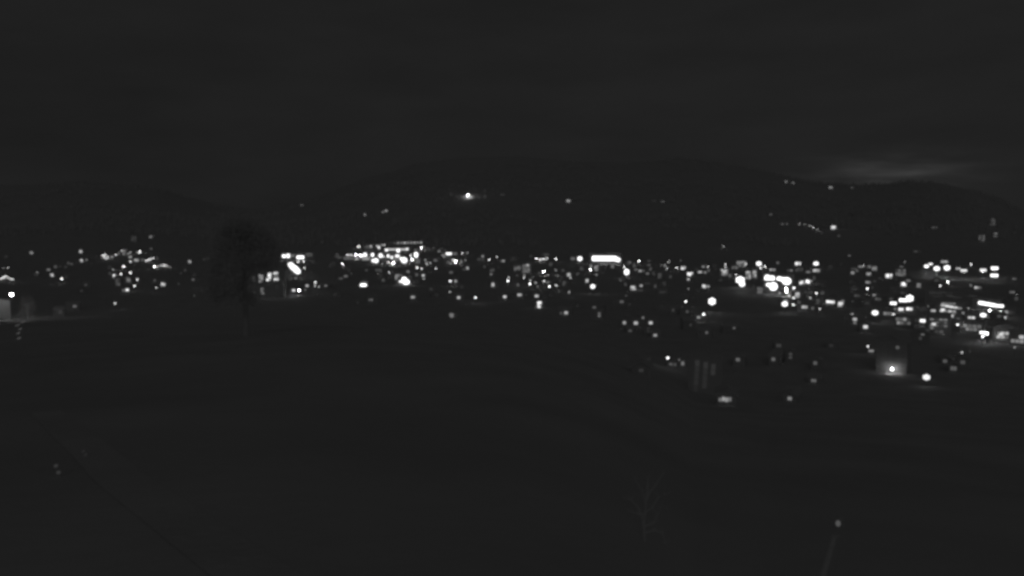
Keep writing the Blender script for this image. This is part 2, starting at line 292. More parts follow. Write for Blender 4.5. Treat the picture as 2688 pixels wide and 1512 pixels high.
MASTS = """
2432 699 250 11 8;2443 693 240 9 6;2459 705 255 14 11;2486 703 255 14 12;2530 710 230 13 7;2581 709 240 13 8;2611 704 250 14 9;2610 723 255 15 9;2624 803 255 16 9
1869 791 255 19 19;1943 735 255 23 19;1948 746 255 15 13;763 695 255 15 13;768 700 255 16 14;773 704 255 17 15;778 709 255 16 15;782 713 255 14 13;1622 682 255 14 13;2432 990 255 17 15
"""
def parse(txt):
    out = []
    for e in txt.replace('\n', ';').split(';'):
        v = [float(t) for t in e.split()]
        if not v: continue
        if len(v) == 3: v += [7, 7]
        out.append(dict(x=v[0], y=v[1], p=v[2], w=v[3], h=v[4], done=False))
    return out
SOFT = 3.8            # width of the lens blur in photo pixels
def flux(e):
    lin = srgb(e['p']) if e['p'] < 250 else 2.4
    return max(lin - 0.010, 0.006) * 1.05 * max(e['w'], 5) * max(e['h'], 4)
def eff(w, least=2.0): return math.sqrt(max(w*w - SOFT*SOFT, least*least))

# ------------------------------------------------------------------ landmarks used to tell the lamps and houses apart
MARKS = {'the chalet under the glaring lamp': (20,815), 'the beaded chain of lamps': (280,673), 'the big round tree': (560,700), 'the slanting floodlight row': (771,703),
         'the dotted-window hotel': (1060,650), 'the floodlit forecourt house': (1062,737), 'the long glaring hall': (1588,680), 'the three glaring arena halls': (2040,742),
         'the lit valley road': (2470,727), 'the slanted glowing gallery': (2590,800), 'the lone floodlight cluster': (1869,792), 'the dim triple-strip block': (1850,1000),
         'the floodlit snow yard': (2345,970), 'the lone mountain lamp': (1229,515), 'the chalet with stacked windows': (1416,805), 'the striped balcony block': (2465,850)}
MARK_PT = {k: hit(*v) for k, v in MARKS.items()}
ORD = ('first second third fourth fifth sixth seventh eighth ninth tenth eleventh twelfth thirteenth fourteenth fifteenth sixteenth seventeenth eighteenth nineteenth '
       'twentieth').split()
def ordinal(n):
    if n <= 20: return ORD[n-1]
    t = ['twenty', 'thirty', 'forty', 'fifty', 'sixty'][n//10 - 2]
    return (t[:-1] + 'ieth') if n % 10 == 0 else t + '-' + ORD[n % 10 - 1]
PENDING = []                     # (object, noun for the count, start of the label, pixel)
def later(o, noun, head, x, y):
    m = min(MARKS, key=lambda k: math.hypot(MARKS[k][0]-x, (MARKS[k][1]-y)*2.2)); PENDING.append((o, noun, head, m))
def label_all():
    by = {}
    for o, noun, head, m in PENDING: by.setdefault((noun, m), []).append((o, head))
    for (noun, m), L in by.items():
        L.sort(key=lambda t: (t[0].location - MARK_PT[m]).length)
        for i, (o, head) in enumerate(L): o['label'] = '%s, %s %s out from %s' % (head, ordinal(i+1), noun, m)

# ------------------------------------------------------------------ shared meshes
V, Fc = lathe([(0.12,0),(0.11,0.2),(0.085,0.22),(0.055,1.0)], 8); POLE = mesh_from('pole', [(x, y, z if z < 0.61 else z) for x, y, z in V], Fc, METAL)
V, Fc = lathe([(0.22,0.0),(0.36,0.12),(0.44,0.5),(0.40,0.78),(0.3,0.86)], 10); LANTERN = mesh_from('lantern', V, Fc, glow(1))
V, Fc = lathe([(0.50,0.80),(0.46,0.90),(0.2,1.02),(0.05,1.16)], 10); LCAP = mesh_from('cap', V, Fc, METAL)
V, Fc = lathe([(.5,-.5),(.5,.5)], 14); DISCG = mesh_from('lens', [(x, z, y) for x, y, z in V], [f[::-1] for f in Fc], glow(1)); DISC = mesh_from('lamp_bowl', [(x, z, y) for x, y, z in V], [f[::-1] for f in Fc], METAL)
V, Fc = [], []; box_data(-.5,.5,-.5,.5,-.5,.5,V,Fc); UNIT = mesh_from('unit_block', V, Fc, METAL)
UNITG = mesh_from('pane', V, Fc, glow(1))
V, Fc = [], []
for a in ((-.56,-.5,-.56,.56),(.5,.56,-.56,.56),(-.5,.5,-.56,-.5),(-.5,.5,.5,.56),(-.025,.025,-.5,.5)): box_data(a[0],a[1],-.5,.5,a[2],a[3],V,Fc)
WFRAME = mesh_from('frame', V, Fc, FRAME)

LAMPS = []
def street_lamp(e, cat='street lamp', name='street_lamp', h=None, group='street lamps of the valley village'):
    h = h or (6.5 if e['y'] > 625 else 8.0)
    q = hit(e['x'], e['y'], h + 0.5)
    if q is None: return None
    g = ground_z(q.x, q.y); m = math.hypot(q.x, q.y, q.z-H) / F
    root = link(name, None, loc=(q.x, q.y, g)); root.empty_display_size = 1
    s = 1.0 if m < 0.45 else (1.25 if m < 0.9 else 1.6)
    link('pole', POLE, root, scale=(1.1, 1.1, h))
    area = 0.74*0.86*s*s
    L = flux(e)*m*m/area
    link('lantern', LANTERN, root, loc=(0,0,h), scale=(s,s,s), mat=glow(L))
    link('cap', LCAP, root, loc=(0,0,h), scale=(s,s,s))
    root['category'] = cat; root['group'] = group
    word = 'glaring' if e['p'] >= 225 else 'bright' if e['p'] >= 160 else 'soft' if e['p'] >= 95 else 'faint'
    later(root, 'street lamp', 'post with one %s lantern' % word, e['x'], e['y'])
    LAMPS.append(root); return root
def floodlight_mast(e, h=12.0, label=None, road=False):
    q = hit(e['x'], e['y'], h)
    if q is None: return
    g = ground_z(q.x, q.y); m = math.hypot(q.x, q.y)/F
    yaw = -math.atan2(q.x, q.y)
    root = link('floodlight_mast', None, loc=(q.x, q.y, g), rot=(0,0,yaw))
    link('pole', POLE, root, scale=(1.6,1.6,h-0.3))
    w, hh = eff(e['w'])*m, eff(e['h'])*m
    L = min(flux(e)*m*m/(w*hh), 3.2)
    link('crossbar', UNIT, root, loc=(0,0.25,h), scale=(w*1.05,0.16,0.16))
    if w/hh < 1.5 and w > 2.2: spots = [(0,0,1)] + [(math.cos(k*math.pi/3+.5), math.sin(k*math.pi/3+.5), 1) for k in range(6)]
    elif w > 3: spots = [(-1,0,1),(0,0,1),(1,0,1)]
    else: spots = [(-.75,0,1),(.75,0,1)]
    rw = w/3 if len(spots) != 2 else w/2.4; rh = hh/3 if len(spots) == 7 else hh*.9
    L = min(L*w*hh/(len(spots)*rw*rh*.785), 2.6)
    for cx, cz, _ in spots:
        hs = link('floodlight', DISC, root, loc=(cx*w/3, 0, h+cz*(hh/3 if len(spots) == 7 else 0)), rot=(R(10),0,0), scale=(rw*0.98,0.35,rh*0.98))
        link('lens', DISCG, hs, loc=(0,-0.54,0), scale=(0.95,0.1,0.95), mat=glow(L))
    if road:
        hs = link('road_light', UNIT, root, loc=(0,-1.2,h-hh/2-.3), scale=(1.6,1.2,.25)); link('lens', UNITG, hs, loc=(0,0,-.56), scale=(.95,.95,.1), mat=glow(110))
    nx, nz = len(spots), 1
    root['category'] = 'floodlight'; root['group'] = 'floodlight masts in the valley'
    if label: root['label'] = label
    else: later(root, 'floodlight mast', 'mast with %s round floodlights' % {2:'two',3:'three',7:'seven'}[nx], e['x'], e['y'])
    return root

# ------------------------------------------------------------------ houses
HOUSES = []          # footprints (x, y, radius)
WALLM = {}
def wall_mesh(W, D, E, rise, ridge):
    """walls of a house; front at y=0, ridge 'y' shows its gable to the front, 'x' its eave, None is a flat roof"""
    V = [(-W/2,0,-3),(W/2,0,-3),(W/2,D,-3),(-W/2,D,-3),(-W/2,0,E),(W/2,0,E),(W/2,D,E),(-W/2,D,E)]
    Fc = [(0,3,2,1),(1,2,6,5),(3,0,4,7),(4,5,6,7)]
    if ridge == 'y':
        V += [(0,0,E+rise),(0,D,E+rise)]
        Fc = [(0,3,2,1),(1,2,6,5),(3,0,4,7),(0,1,5,8,4),(2,3,7,9,6),(4,8,9,7),(8,5,6,9)]
    elif ridge == 'x':
        V += [(-W/2,D/2,E+rise),(W/2,D/2,E+rise)]
        Fc = [(0,3,2,1),(0,1,5,4),(2,3,7,6),(1,2,6,9,5),(3,0,4,8,7),(4,5,9,8),(8,9,6,7)]
    else: Fc += [(0,1,5,4),(2,3,7,6)]
    return V, Fc
def roof_mesh(W, D, E, rise, ridge):
    V, Fc = [], []; o, t = 0.9, 0.45
    if ridge is None:
        box_data(-W/2-.4, W/2+.4, -.4, D+.4, E+.02, E+.5, V, Fc); return V, Fc
    if ridge == 'y':
        sl = rise/(W/2); ex = W/2+o; ze = E - o*sl
        P = [(-ex,ze),(0,E+rise),(ex,ze)]; mk = lambda a, b: (a[0], b, a[1]); e0, e1 = -o-.3, D+.5
    else:
        sl = rise/(D/2); ex = D/2+o; ze = E - o*sl
        P = [(-ex,ze),(0,E+rise),(ex,ze)]; mk = lambda a, b: (b, D/2+a[0], a[1]); e0, e1 = -W/2-.6, W/2+.6
    for a, b in ((P[0],P[1]),(P[1],P[2])):
        k = len(V)
        for e in (e0, e1):
            V += [mk((a[0],a[1]+.03),e), mk((b[0],b[1]+.03),e), mk((b[0],b[1]+.03+t),e), mk((a[0],a[1]+.03+t),e)]
        Fc += [(k,k+1,k+2,k+3),(k+7,k+6,k+5,k+4),(k,k+4,k+5,k+1),(k+1,k+5,k+6,k+2),(k+2,k+6,k+7,k+3),(k+3,k+7,k+4,k)]
    return V, Fc
def front_point(e, base, yaw):
    """pixel -> local (x, z) on a house front through base, turned by yaw"""
    d = pix_dir(e['x'], e['y']); n = Vector((math.sin(yaw), -math.cos(yaw), 0))
    o = Vector((0,0,H)); t = (base - o).dot(n) / d.dot(n); p = o + d*t - base
    ax = Vector((math.cos(yaw), math.sin(yaw), 0)); return p.dot(ax), p.z
def add_window(root, x, z, w, h, L, near=False):
    o = link('window', UNITG, root, loc=(x, -0.04, z), scale=(w, 0.1, h), mat=glow(L))
    if near: link('frame', WFRAME, o, loc=(0,-0.1,0), scale=(1,1.2,1), mat=FRAME)
    return o
def build_house(base, yaw, W, E, D, ridge, rise, entries, wall, name='house', near=False, dark=True, minw=1.0):
    root = link(name, None, loc=base, rot=(0,0,yaw))
    V, Fc = wall_mesh(W, D, E, rise, ridge); link('wall', mesh_from('wall', V, Fc, wall), root)
    V, Fc = roof_mesh(W, D, E, rise, ridge); rf = link('roof', mesh_from('roof', V, Fc, ROOF), root)
    if ridge: link('chimney', UNIT, rf, loc=(W*0.2, D*0.62, E+rise*0.8), scale=(0.8,0.8,2.2), mat=wall)
    m = math.hypot(base.x, base.y)/F; used = []; n = 0
    for e in entries:
        x, z = front_point(e, base, yaw); fl = flux(e)*m*m
        if e['p'] >= 250 and e['w'] >= 11:
            w, h = eff(e['w'])*m, eff(e['h'])*m
            hs = link('floodlight', UNIT, root, loc=(x,-0.45,z), scale=(w,0.4,h)); link('lens', UNITG, hs, loc=(0,-0.56,0), scale=(0.96,0.12,0.96), mat=glow(min(fl/(w*h), 3.2)))
            used.append((x, z, w, h)); n += 1; continue
        w, h = eff(e['w'])*m, eff(e['h'])*m
        nx = max(1, min(4, round(w/2.6))); nz = max(1, min(4, round(h/2.8)))  # broad dim patches: grid of glowing panes added for lamplit wall
        pw = min(max(w/nx*(0.8 if nx > 1 else 1), minw), 3.2); ph = min(max(h/nz*(0.72 if nz > 1 else 1), minw), 2.4)
        L = fl/(nx*nz*pw*ph)
        for i in range(nx):
            for k in range(nz):
                add_window(root, x+(i+.5-nx/2)*w/nx, z+(k+.5-nz/2)*h/nz, pw, ph, L*(rnd.uniform(0.7,1.25) if nx*nz < 3 else rnd.choice((.25,.6,.9,1.2,1.6))), near); n += 1
        used.append((x, z, max(w, pw), max(h, ph)))
    if dark:
        st = max(1, int(E/2.8)); cols = max(2, int(W/4.2))
        for s in range(st):
            for c in range(cols):
                x = (c+.5-cols/2)*W/cols; z = 1.6+2.8*s
                if z > E-0.7 or any(abs(x-a) < (w+1.3)/2 and abs(z-b) < (h+1.4)/2 for a, b, w, h in used): continue
                if s == 0 and c == cols//2:
                    link('door', UNIT, root, loc=(x,-0.03,1.0), scale=(1.1,0.1,2.1), mat=WALLS[2]); continue
                o = link('window', UNITG, root, loc=(x,-0.04,z), scale=(1.2,0.1,1.35), mat=DARKGLASS)
    HOUSES.append((base.x, base.y, max(W, D)/2*1.05, root))
    return root, n

ENT = parse(LIGHTS)
NUM = ['no','one','two','three','four','five','six','seven','eight','nine','ten','eleven','twelve']
def num(n): return NUM[n] if n <= 12 else 'many'
BLOCKED = []          # pixel rectangles of the special buildings

def special(name, label, cat, x0, x1, ytop, ybase, entries=(), take=True, roof='flat', yaw=0.0, depth=12, wall=0, near=False, group=None, dark=True, protect=None, rise=None, minw=1.0):
    cx = (x0+x1)/2; base = hit(cx, ybase); m = math.hypot(base.x, base.y)/F
    yw = -math.atan2(base.x, base.y) + R(yaw); W = (x1-x0)*m/max(math.cos(R(yaw)), .5); E = max((ybase-ytop)*m, 3.0)
    ents = parse(entries) if isinstance(entries, str) else list(entries)
    if take:
        for e in ENT:
            if not e['done'] and x0-1 <= e['x'] <= x1+1 and ytop-1 <= e['y'] <= ybase+1: e['done'] = True; ents.append(e)
    ridge = {'flat': None, 'gable': 'y', 'eave': 'x'}[roof]
    r, n = build_house(base, yw, W, E, depth, ridge, rise or min(W*0.22, 3.5), ents, WALLS[wall], name, near, dark, minw)
    tag(r, label, cat, group); BLOCKED.append(protect or (x0-2, x1+2, ytop-4, ybase)); return r
def disc(root, x, y, w, h, L=2.6, name='glare_disc'):
    panel(root, x-w/2, x+w/2, y-h/2, y+h/2, L, 1, name, DISCG)
def panel(root, x0, x1, y0, y1, L, n=1, name='glazing', me=None):
    """lit glass along a front between two photo columns, cut into n panes"""
    base = root.location; yaw = root.rotation_euler.z
    a = front_point(dict(x=x0, y=y0), base, yaw); b = front_point(dict(x=x1, y=y1), base, yaw)
    for i in range(n):
        xa = a[0]+(b[0]-a[0])*i/n; xb = a[0]+(b[0]-a[0])*(i+1)/n
        link(name, me or UNITG, root, loc=((xa+xb)/2, -0.08, (a[1]+b[1])/2), scale=((xb-xa)*0.97, 0.14, abs(a[1]-b[1])), mat=glow(L))

# far hotel with its rows of windows
dots = ';'.join('%f %f %d 4.6 5' % (1028+i*8.55, 638.2-i*0.19, p) for i, p in enumerate((45,80,130,140,170,150,150,160,170,150)))
special('hotel', 'long dark hotel with one row of ten dotted lit windows', 'hotel', 1018, 1112, 633, 647, dots, False, yaw=0, depth=16, dark=False)
special('hotel', 'hotel wing with two short rows of lit windows, beside the dotted-window hotel', 'hotel', 951, 1014, 640, 662,
        '964 647 100 5 5;974 647 170 6 6;989 645 130 5 5;996 645 110 5 5;1003 643 140 5 5;1009 643 160 5 5;994 650 210 7 7;967 653 50 26 12', False, depth=14, dark=False)
r = special('gallery', 'long low gallery glowing through its windows, below the dotted-window hotel', 'hall', 1008, 1076, 650, 664, '', False, depth=10, dark=False)
panel(r, 1012, 1072, 653.4, 656.2, 0.85, 12)
panel(r, 1011, 1018, 653.2, 658.5, 2.2, 1, 'bright_window'); panel(r, 1042, 1048.5, 653.3, 661.5, 2.4, 1, 'bright_window'); panel(r, 1066, 1072, 651.4, 656.6, 1.6, 1, 'bright_window')
# busy street in front of the hotel: lamps and shop fronts
STREET = """911 670 180 6 6;915 669 170 5 6;922 669 170 6 6;925 672 150 5 5;935 668 250 8 9;948 670 255 9 9;968 674 190 6 6;1004 692 110 5 7;936 680 140 9 6;1007 673 170 6 7;1078 671 220 10 5;1082 681 250 8 9;1021 689 220 8 9;1033 690 255 9 9;942 647 190 10 7"""
SHOPS = [(1037,1049,668.5,675.5,1.7),(975,984,680,688,2.0),(951,970,675.5,682.5,0.30),(902,932,674,681,0.10),(1032,1044,677,687,0.18),(1090,1102,681,691,0.11)]
shop_words = ['wide glaring','short glaring','grey glowing','long dim','dim square','dim grey']
MASTS2 = "958 669 255 11 12;978 669 255 9 11;999 671 255 11 12;1019 672 255 8 9;1029 676 255 8 9;1053 679 255 9 9;1061 683 255 16 16;987 684 255 13 13;1092 669 255 12 16"
for i, (x0,x1,y0,y1,L) in enumerate(SHOPS):
    base_y = max(y1+3, 694 if L > 1.5 else y1+4)
    e = []
    rr = special('shop', '%s shop front on the busy street below the dotted-window hotel' % shop_words[i], 'shop', x0-1.5, x1+1.5, y0-1, y1+3, '', False, yaw=rnd.uniform(-8,8), depth=7, dark=False, protect=(x0,x1,y0,y1))
    later(rr, 'shop', 'shop with %s front' % shop_words[i], (x0+x1)/2, y1)
    s = SOFT*0.22 if L > 1 else 0
    panel(rr, x0+s, x1-s, y0+s, y1-s, L, 1 if x1-x0 < 12 else 2, 'shop_window')
ENT += []
# forecourt house, dim panes added to stand for its floodlit wall
r = special('house', 'pale gabled house beside a glaring forecourt canopy', 'house', 1034, 1074, 716, 744, '1047 727 100 20 14;1071 713 100 8 8', False, roof='eave', yaw=6, depth=12, dark=False)
r = special('canopy_building', 'low forecourt building with glaring canopy front', 'forecourt', 1045, 1080, 726, 746, '', False, depth=9, dark=False)
disc(r, 1061, 733, 12, 10, 3, 'canopy_light'); disc(r, 1053, 739, 12, 5, 2, 'canopy_light'); disc(r, 1066, 740, 17, 12, 3, 'canopy_light')
# bars north of the tree
r = special('hall', 'hall with three glaring windows behind the slanting floodlight row', 'hall', 738, 822, 664, 684, '767 671 100 10 6;811 669 70 15 9', False, depth=15, dark=False)
panel(r, 741, 750, 669, 676, 2.4, 1, 'bright_window'); panel(r, 753, 760.5, 667, 676, 2.4, 1, 'bright_window'); panel(r, 779, 797.5, 672, 679, 2.6, 3, 'bright_window')
# glazed stair block beside the tree
special('apartment_block', 'apartment block with glazed lit stairwells beside the big round tree', 'apartment block', 657, 740, 706, 780,
        '685 726 120 11 12;685 736 120 11 11;705 732 220 12 11;708 721 220 9 10;724 717 170 13 9;725 724 90 11 6;725 731 190 13 10;666 732 60 7 14;689 764 90 9 18;667 770 40 6 16;705 746 45 8 5;726 753 45 8 6', False, yaw=-12, depth=14, dark=True)
# long glaring hall
r = special('hall', 'long low hall with one unbroken glaring glazed front', 'hall', 1546, 1632, 665, 692, '', False, depth=22, dark=False)
panel(r, 1555, 1618, 673, 684, 3.0, 9)
# arena; glowing discs added on the fronts for the round glare
for x0,x1,y0,y1,yw,txt in ((2003,2040,721,744,-4,'arena hall with broad glaring front, facing the valley road'),(2037,2082,725,750,4,'arena hall with longest glaring front of the three arena halls'),(2008,2045,743,766,0,'lowest of three glaring arena halls, with stepped front')):
    r = special('arena_hall', txt, 'arena', x0, x1, y0-3, y1+6, '', False, yaw=yw, depth=18, dark=False, group='three glaring arena halls')
    if x0 == 2008:
        disc(r, 2030, 752, 21, 21); disc(r, 2018, 747.5, 14, 9)
    elif x0 == 2003: disc(r, 2014, 731, 14, 19); disc(r, 2026, 733, 20, 18); panel(r, 2010, 2030, 726, 738, 2.2, 2)
    else: disc(r, 2046, 732, 15, 11); disc(r, 2065, 738, 23, 19); panel(r, 2043, 2066, 729, 738, 2.2, 3)
# right-hand town
r = special('gallery', 'slanted gallery with one glaring strip of glazing near the striped balcony block', 'hall', 2562, 2618, 788, 812, '', False, yaw=0, depth=12, dark=False)
for i in range(6):
    xa = 2569+i*7.3; panel(r, xa, xa+7.3, 791.5+i*1.25, 798.2+i*1.25, 3.0, 1)
special('hotel', 'wide hotel with faint striped rows of windows above a bright strip', 'hotel', 2440, 2532, 762, 798, ';'.join('%d %d %d 26 4' % (x, y, p) for x, y, p in ((2455,769,44),(2484,768,44),(2455,778,46),(2484,776,44),(2514,781,46),(2550,777,40))), False, yaw=0, depth=16, dark=False)
r = special('hall', 'low hall with slanting bright strip window, before the faint striped hotel', 'hall', 2464, 2530, 797, 832, '2488 820 125 34 12;2475 813 200 9 6;2497 829 190 9 7;2490 797 100 30 4', False, depth=12, dark=False)
for i in range(5): panel(r, 2470+i*11, 2480.6+i*11, 799.5+i*1.9, 803.8+i*1.9, (0.75,1.3,1.25,0.9,0.3)[i], 1)
special('apartment_block', 'apartment block with grey glowing striped balconies', 'apartment block', 2440, 2489, 831, 884, '2464 839 95 38 5;2466 847 95 34 5;2464 855 95 38 5;2464 862 90 38 4;2451 851 220 9 7;2452 870 60 40 7;2462 877 55 30 4', False, yaw=5, depth=13)  # rows of glowing panes added for the grey lamplit front
special('apartment_block', 'pale block with one broad glowing front above dark ground', 'apartment block', 2528, 2574, 846, 876, '2552 856 92 38 9;2555 865 92 32 8', False, yaw=-8, depth=12)
special('house', 'bright-fronted house with one glaring window beside the striped balcony block', 'house', 2614, 2662, 866, 896, '2638 875 140 34 7;2638 885 150 34 8;2627 877 230 8 7', False, roof='gable', yaw=6, depth=12)
special('house', 'house with glowing lower floor cut by the edge of town', 'house', 2658, 2720, 878, 908, '2676 896 110 34 10;2682 885 140 11 12;2700 896 100 18 9', False, roof='gable', yaw=-4, depth=12)
special('apartment_block', 'grey glowing block beside two stacked glaring floodlights', 'apartment block', 2350, 2394, 834, 862, '2370 838 95 32 8;2372 848 92 30 9', False, depth=12)
r = special('apartment_block', 'tall dark block with three dim glazed stair strips', 'apartment block', 1808, 1892, 935, 1034, '', False, yaw=0, depth=14, near=True, dark=False)
for x0, ya, yb, n, L in ((1825,945,1028,5,.026),(1847,950,1020,4,.026),(1867,955,985,2,.030)):
    for i in range(n):
        y0 = ya+(yb-ya)*i/n; y1 = ya+(yb-ya)*(i+1)/n; panel(r, x0-i*1.1, x0+11-i*1.1, y0+.6, y1-.4, L*(1-.08*i), 1, 'stair_glazing')
special('chalet', 'snow-roofed chalet with one wide glowing window band on the slope', 'chalet', 1884, 1930, 1036, 1064, '1891 1049 110 9 10;1899 1047 140 8 11;1907 1049 140 9 12;1916 1048 120 8 11', False, roof='gable', near=True, depth=10, dark=False, minw=0.6)
# snow yard: a house front lit by the lamp standing before it
yard = special('house', 'tall house behind the floodlit snow yard', 'house', 2306, 2372, 905, 978, '2356 912 80 8 8', False, roof='gable', yaw=-10, depth=12, near=True)
lx, lz = front_point(dict(x=2345, y=962), yard.location, yard.rotation_euler.z); ya = yard.rotation_euler.z
lp = yard.location + Vector((math.cos(ya), math.sin(ya), 0))*lx + Vector((math.sin(ya), -math.cos(ya), 0))*3.5
def lone_lamp(p, h, s, L, label):
    root = link('street_lamp', None, loc=(p.x, p.y, ground_z(p.x, p.y)-.05)); link('pole', POLE, root, scale=(1.1,1.1,h))
    link('lantern', LANTERN, root, loc=(0,0,h), scale=(s,s,s), mat=glow(L)); link('cap', LCAP, root, loc=(0,0,h), scale=(s,s,s))
    return tag(root, label, 'street lamp', 'street lamps of the valley village')
lone_lamp(lp, 2.6, 1.0, 34, 'low glaring lamp lighting the snow yard before the tall house')
# chalets under the glaring lamp on the shoulder of the slope
ch = special('chalet', 'snow-roofed chalet with pale corner wall under one glaring lamp on the slope', 'chalet', -22, 20, 798, 839, '', False, roof='gable', yaw=22, depth=11, near=True, rise=2.0)
CHR = math.hypot(ch.location.x, ch.location.y); print('chalet at', CHR); dv = pix_dir(30, 774); q = Vector((0,0,H)) + dv*((CHR-15)/math.hypot(dv.x, dv.y)); hh = q.z - ground_z(q.x, q.y) - .7
lone_lamp(q, hh, 2.3, 48, 'tall lamp glaring over the chalet on the slope')
# low snow-capped wall and a flight of plank steps by the chalet
wp = [hit(x, y) for x, y in ((92,838),(140,836),(190,835),(240,834),(290,833))]
wr = link('garden_wall', None, loc=wp[0])
for i, (a, b) in enumerate(zip(wp, wp[1:])):
    for n in ('stone_course', 'coping'):
        V, Fc = [], []; zz = (0, .55) if n == 'stone_course' else (.55, .75); ww = .2 if n == 'stone_course' else .3
        for p in (a, b):
            q = p - wp[0]; g = ground_z(p.x, p.y) - wp[0].z
            V += [(q.x, q.y-ww, g+zz[0]-(.3 if zz[0] == 0 else 0)), (q.x, q.y+ww, g+zz[0]-(.3 if zz[0] == 0 else 0)), (q.x, q.y+ww, g+zz[1]), (q.x, q.y-ww, g+zz[1])]
        Fc = [(0,1,2,3),(7,6,5,4),(0,4,5,1),(1,5,6,2),(2,6,7,3),(3,7,4,0)]; link(n, mesh_from(n, V, Fc, WALLS[0] if n == 'stone_course' else ROOF), wr)
tag(wr, 'low snow-capped garden wall running away from the chalet on the slope', 'wall')
stp = hit(46, 870); sr = link('outdoor_steps', None, loc=stp)
for (x, y, w) in ((58,846,18),(44,855,16),(52,865,11),(47,876,11),(49,889,12)):
    p = hit(x, y); m = math.hypot(p.x, p.y)/F
    tr = link('tread', UNIT, sr, loc=p-stp+Vector((0,0,.25)), rot=(R(14), R(-24), R(20)), scale=(w*m, 1.1, .16), mat=ROOF)
    link('edge_glow', UNITG, tr, loc=(0,-.53,.1), scale=(.8,.1,.9), mat=glow(.30 if y < 850 else .16))  # glow added to the tread edges, no lamp stands there
tag(sr, 'flight of snowy plank steps with added glowing edges below the chalet', 'steps')

# ------------------------------------------------------------------ floodlight masts
for e in parse(MASTS + MASTS2):
    road = 690 < e['y'] < 712 and e['x'] > 2400
    lone = {1869: 'lone mast with a cluster of glaring floodlights above the dark slope', 2432: None}.get(int(e['x']))
    if int(e['x']) == 2432 and e['y'] > 900: floodlight_mast(dict(e, p=240), 5.0, 'mast with glaring floodlight standing on the dark slope edge below town')
    else: floodlight_mast(e, 15.5 if road else 11.0 if e['x'] > 1300 or e['x'] < 900 else 9.0, lone, road)
    BLOCKED.append((e['x']-e['w']/2, e['x']+e['w']/2, e['y']-e['h']/2, e['y']+e['h']/2))

# ------------------------------------------------------------------ lit houses seeded by the remaining lights, lamps for the rest
lampset = parse(STREET); chainset = parse(CHAINS)
seeds = []
for i, e in enumerate(ENT):
    if e['done']: continue
    big = e['w'] >= 12 or e['h'] >= 12
    e['mast'] = e['p'] >= 250 and e['w'] >= 12
    r0 = rnd.random()
    e['lamp'] = (not big) and (r0 < (0.72 if e['p'] >= 170 else 0.34)) and e['y'] > 625
    if int(e['x']) == 1229: e['lamp'] = True
    seeds.append(e)
for e in sorted(seeds, key=lambda t: -t['y']):
    if e['done'] or e['lamp'] or e['mast']: continue
    best = None
    for t in range(16):
        small = t >= 8
        hw = rnd.choice((1.7, 4.4, 4.4) if not small else (1.7, 2.0))
        q = hit(e['x'], e['y'], hw)
        if q is None: break
        m = math.hypot(q.x, q.y)/F
        if m < .3: small = True
        need = e['w']*m; needh = e['h']*m
        hw = max(hw, needh/2+0.6); q = hit(e['x'], e['y'], hw)
        if q is None: break
        m = math.hypot(q.x, q.y)/F
        W = max(rnd.uniform(8.5, 14) if not small else rnd.uniform(5.5, 7), need*1.25)
        E = max(hw+1.1+rnd.choice((0, 0, 2.7 if not small else 0)), hw+needh/2+0.6, 3.0)
        ridge = rnd.choice(('y','y','x', None if W > 12 else 'x')); rise = rnd.uniform(1.6, 2.6) if not small else 1.3
        off = rnd.uniform(-1, 1)*max(0, (W-need)/2-1.2)
        yaw0 = -math.atan2(q.x, q.y); yaw = yaw0 + R(rnd.uniform(-11, 11))
        ax = Vector((math.cos(yaw), math.sin(yaw), 0)); b = q - ax*off; b.z = ground_z(b.x, b.y) if abs(off) < 1e-6 else q.z - hw
        gz = ground_z(b.x, b.y); b.z = min(q.z-hw, gz+0.6)
        cx, cyy, _ = project(b); x0, x1 = cx-(W/2+.9)/m, cx+(W/2+.9)/m
        yb = cyy; yt = cyy-(E+(rise if ridge else .5)+.5)/m; ye = cyy-E/m
        pen = 0; mine = []
        for o in ENT:
            if o is e or o['done']: continue
            if x0-o['w']/2 < o['x'] < x1+o['w']/2 and yt-o['h']/2 < o['y'] < yb+4:
                lx, lz = front_point(o, b, yaw)
                if abs(lx)+o['w']*m/3 < W/2 and 0.6 < lz and lz+o['h']*m/3 < E: mine.append(o)
                else: pen += 1
        for o in lampset:
            if x0-3 < o['x'] < x1+3 and yt-3 < o['y'] < yb: pen += 1
        for o in chainset:
            if x0-3 < o['x'] < x1+3 and yt-3 < o['y'] < yb: pen += 1
        for k in BLOCKED:
            if x0 < k[1] and x1 > k[0] and yt < k[3] and yb > k[2]: pen += 1.5
        for hx, hy, hr, _ in HOUSES:
            dd = math.hypot(hx-b.x, hy-b.y)
            if dd < hr + W/2: pen += 1.5
        if best is None or pen < best[0]: best = (pen, b, yaw, W, E, ridge, rise, mine)
        if pen == 0: break
    if best is None: continue
    if best[0] > 1.4: e['lamp'] = True; continue
    pen, b, yaw, W, E, ridge, rise, mine = best
    for o in mine: o['done'] = True
    e['done'] = True
    wi = rnd.choice((0, 0, 1, 2)); kind = 'house' if ridge is None or W > 13 else 'chalet'
    near = math.hypot(b.x, b.y) < 700
    hut = e['y'] < 625
    root, n = build_house(b, yaw, W, E, rnd.uniform(8, 12), ridge, rise, [e]+mine, WALLS[wi], 'mountain_hut' if hut else kind, near, dark=(e['y'] > 700))
    root['category'] = 'hut' if hut else kind; root['group'] = 'huts up the mountainside' if hut else 'lit houses of the valley village'
    adj = ('pale','grey','timber')[wi]
    later(root, 'hut' if hut else 'house', '%s %s with %s glowing pane%s' % (adj, 'hut' if hut else kind, num(n), '' if n == 1 else 's'), e['x'], e['y'])
for e in seeds:
    if e['done']: continue
    if e['mast']: floodlight_mast(e, 9.0)
    else: street_lamp(e)
for e in lampset: street_lamp(e)
for e in chainset: street_lamp(e, h=5.0)

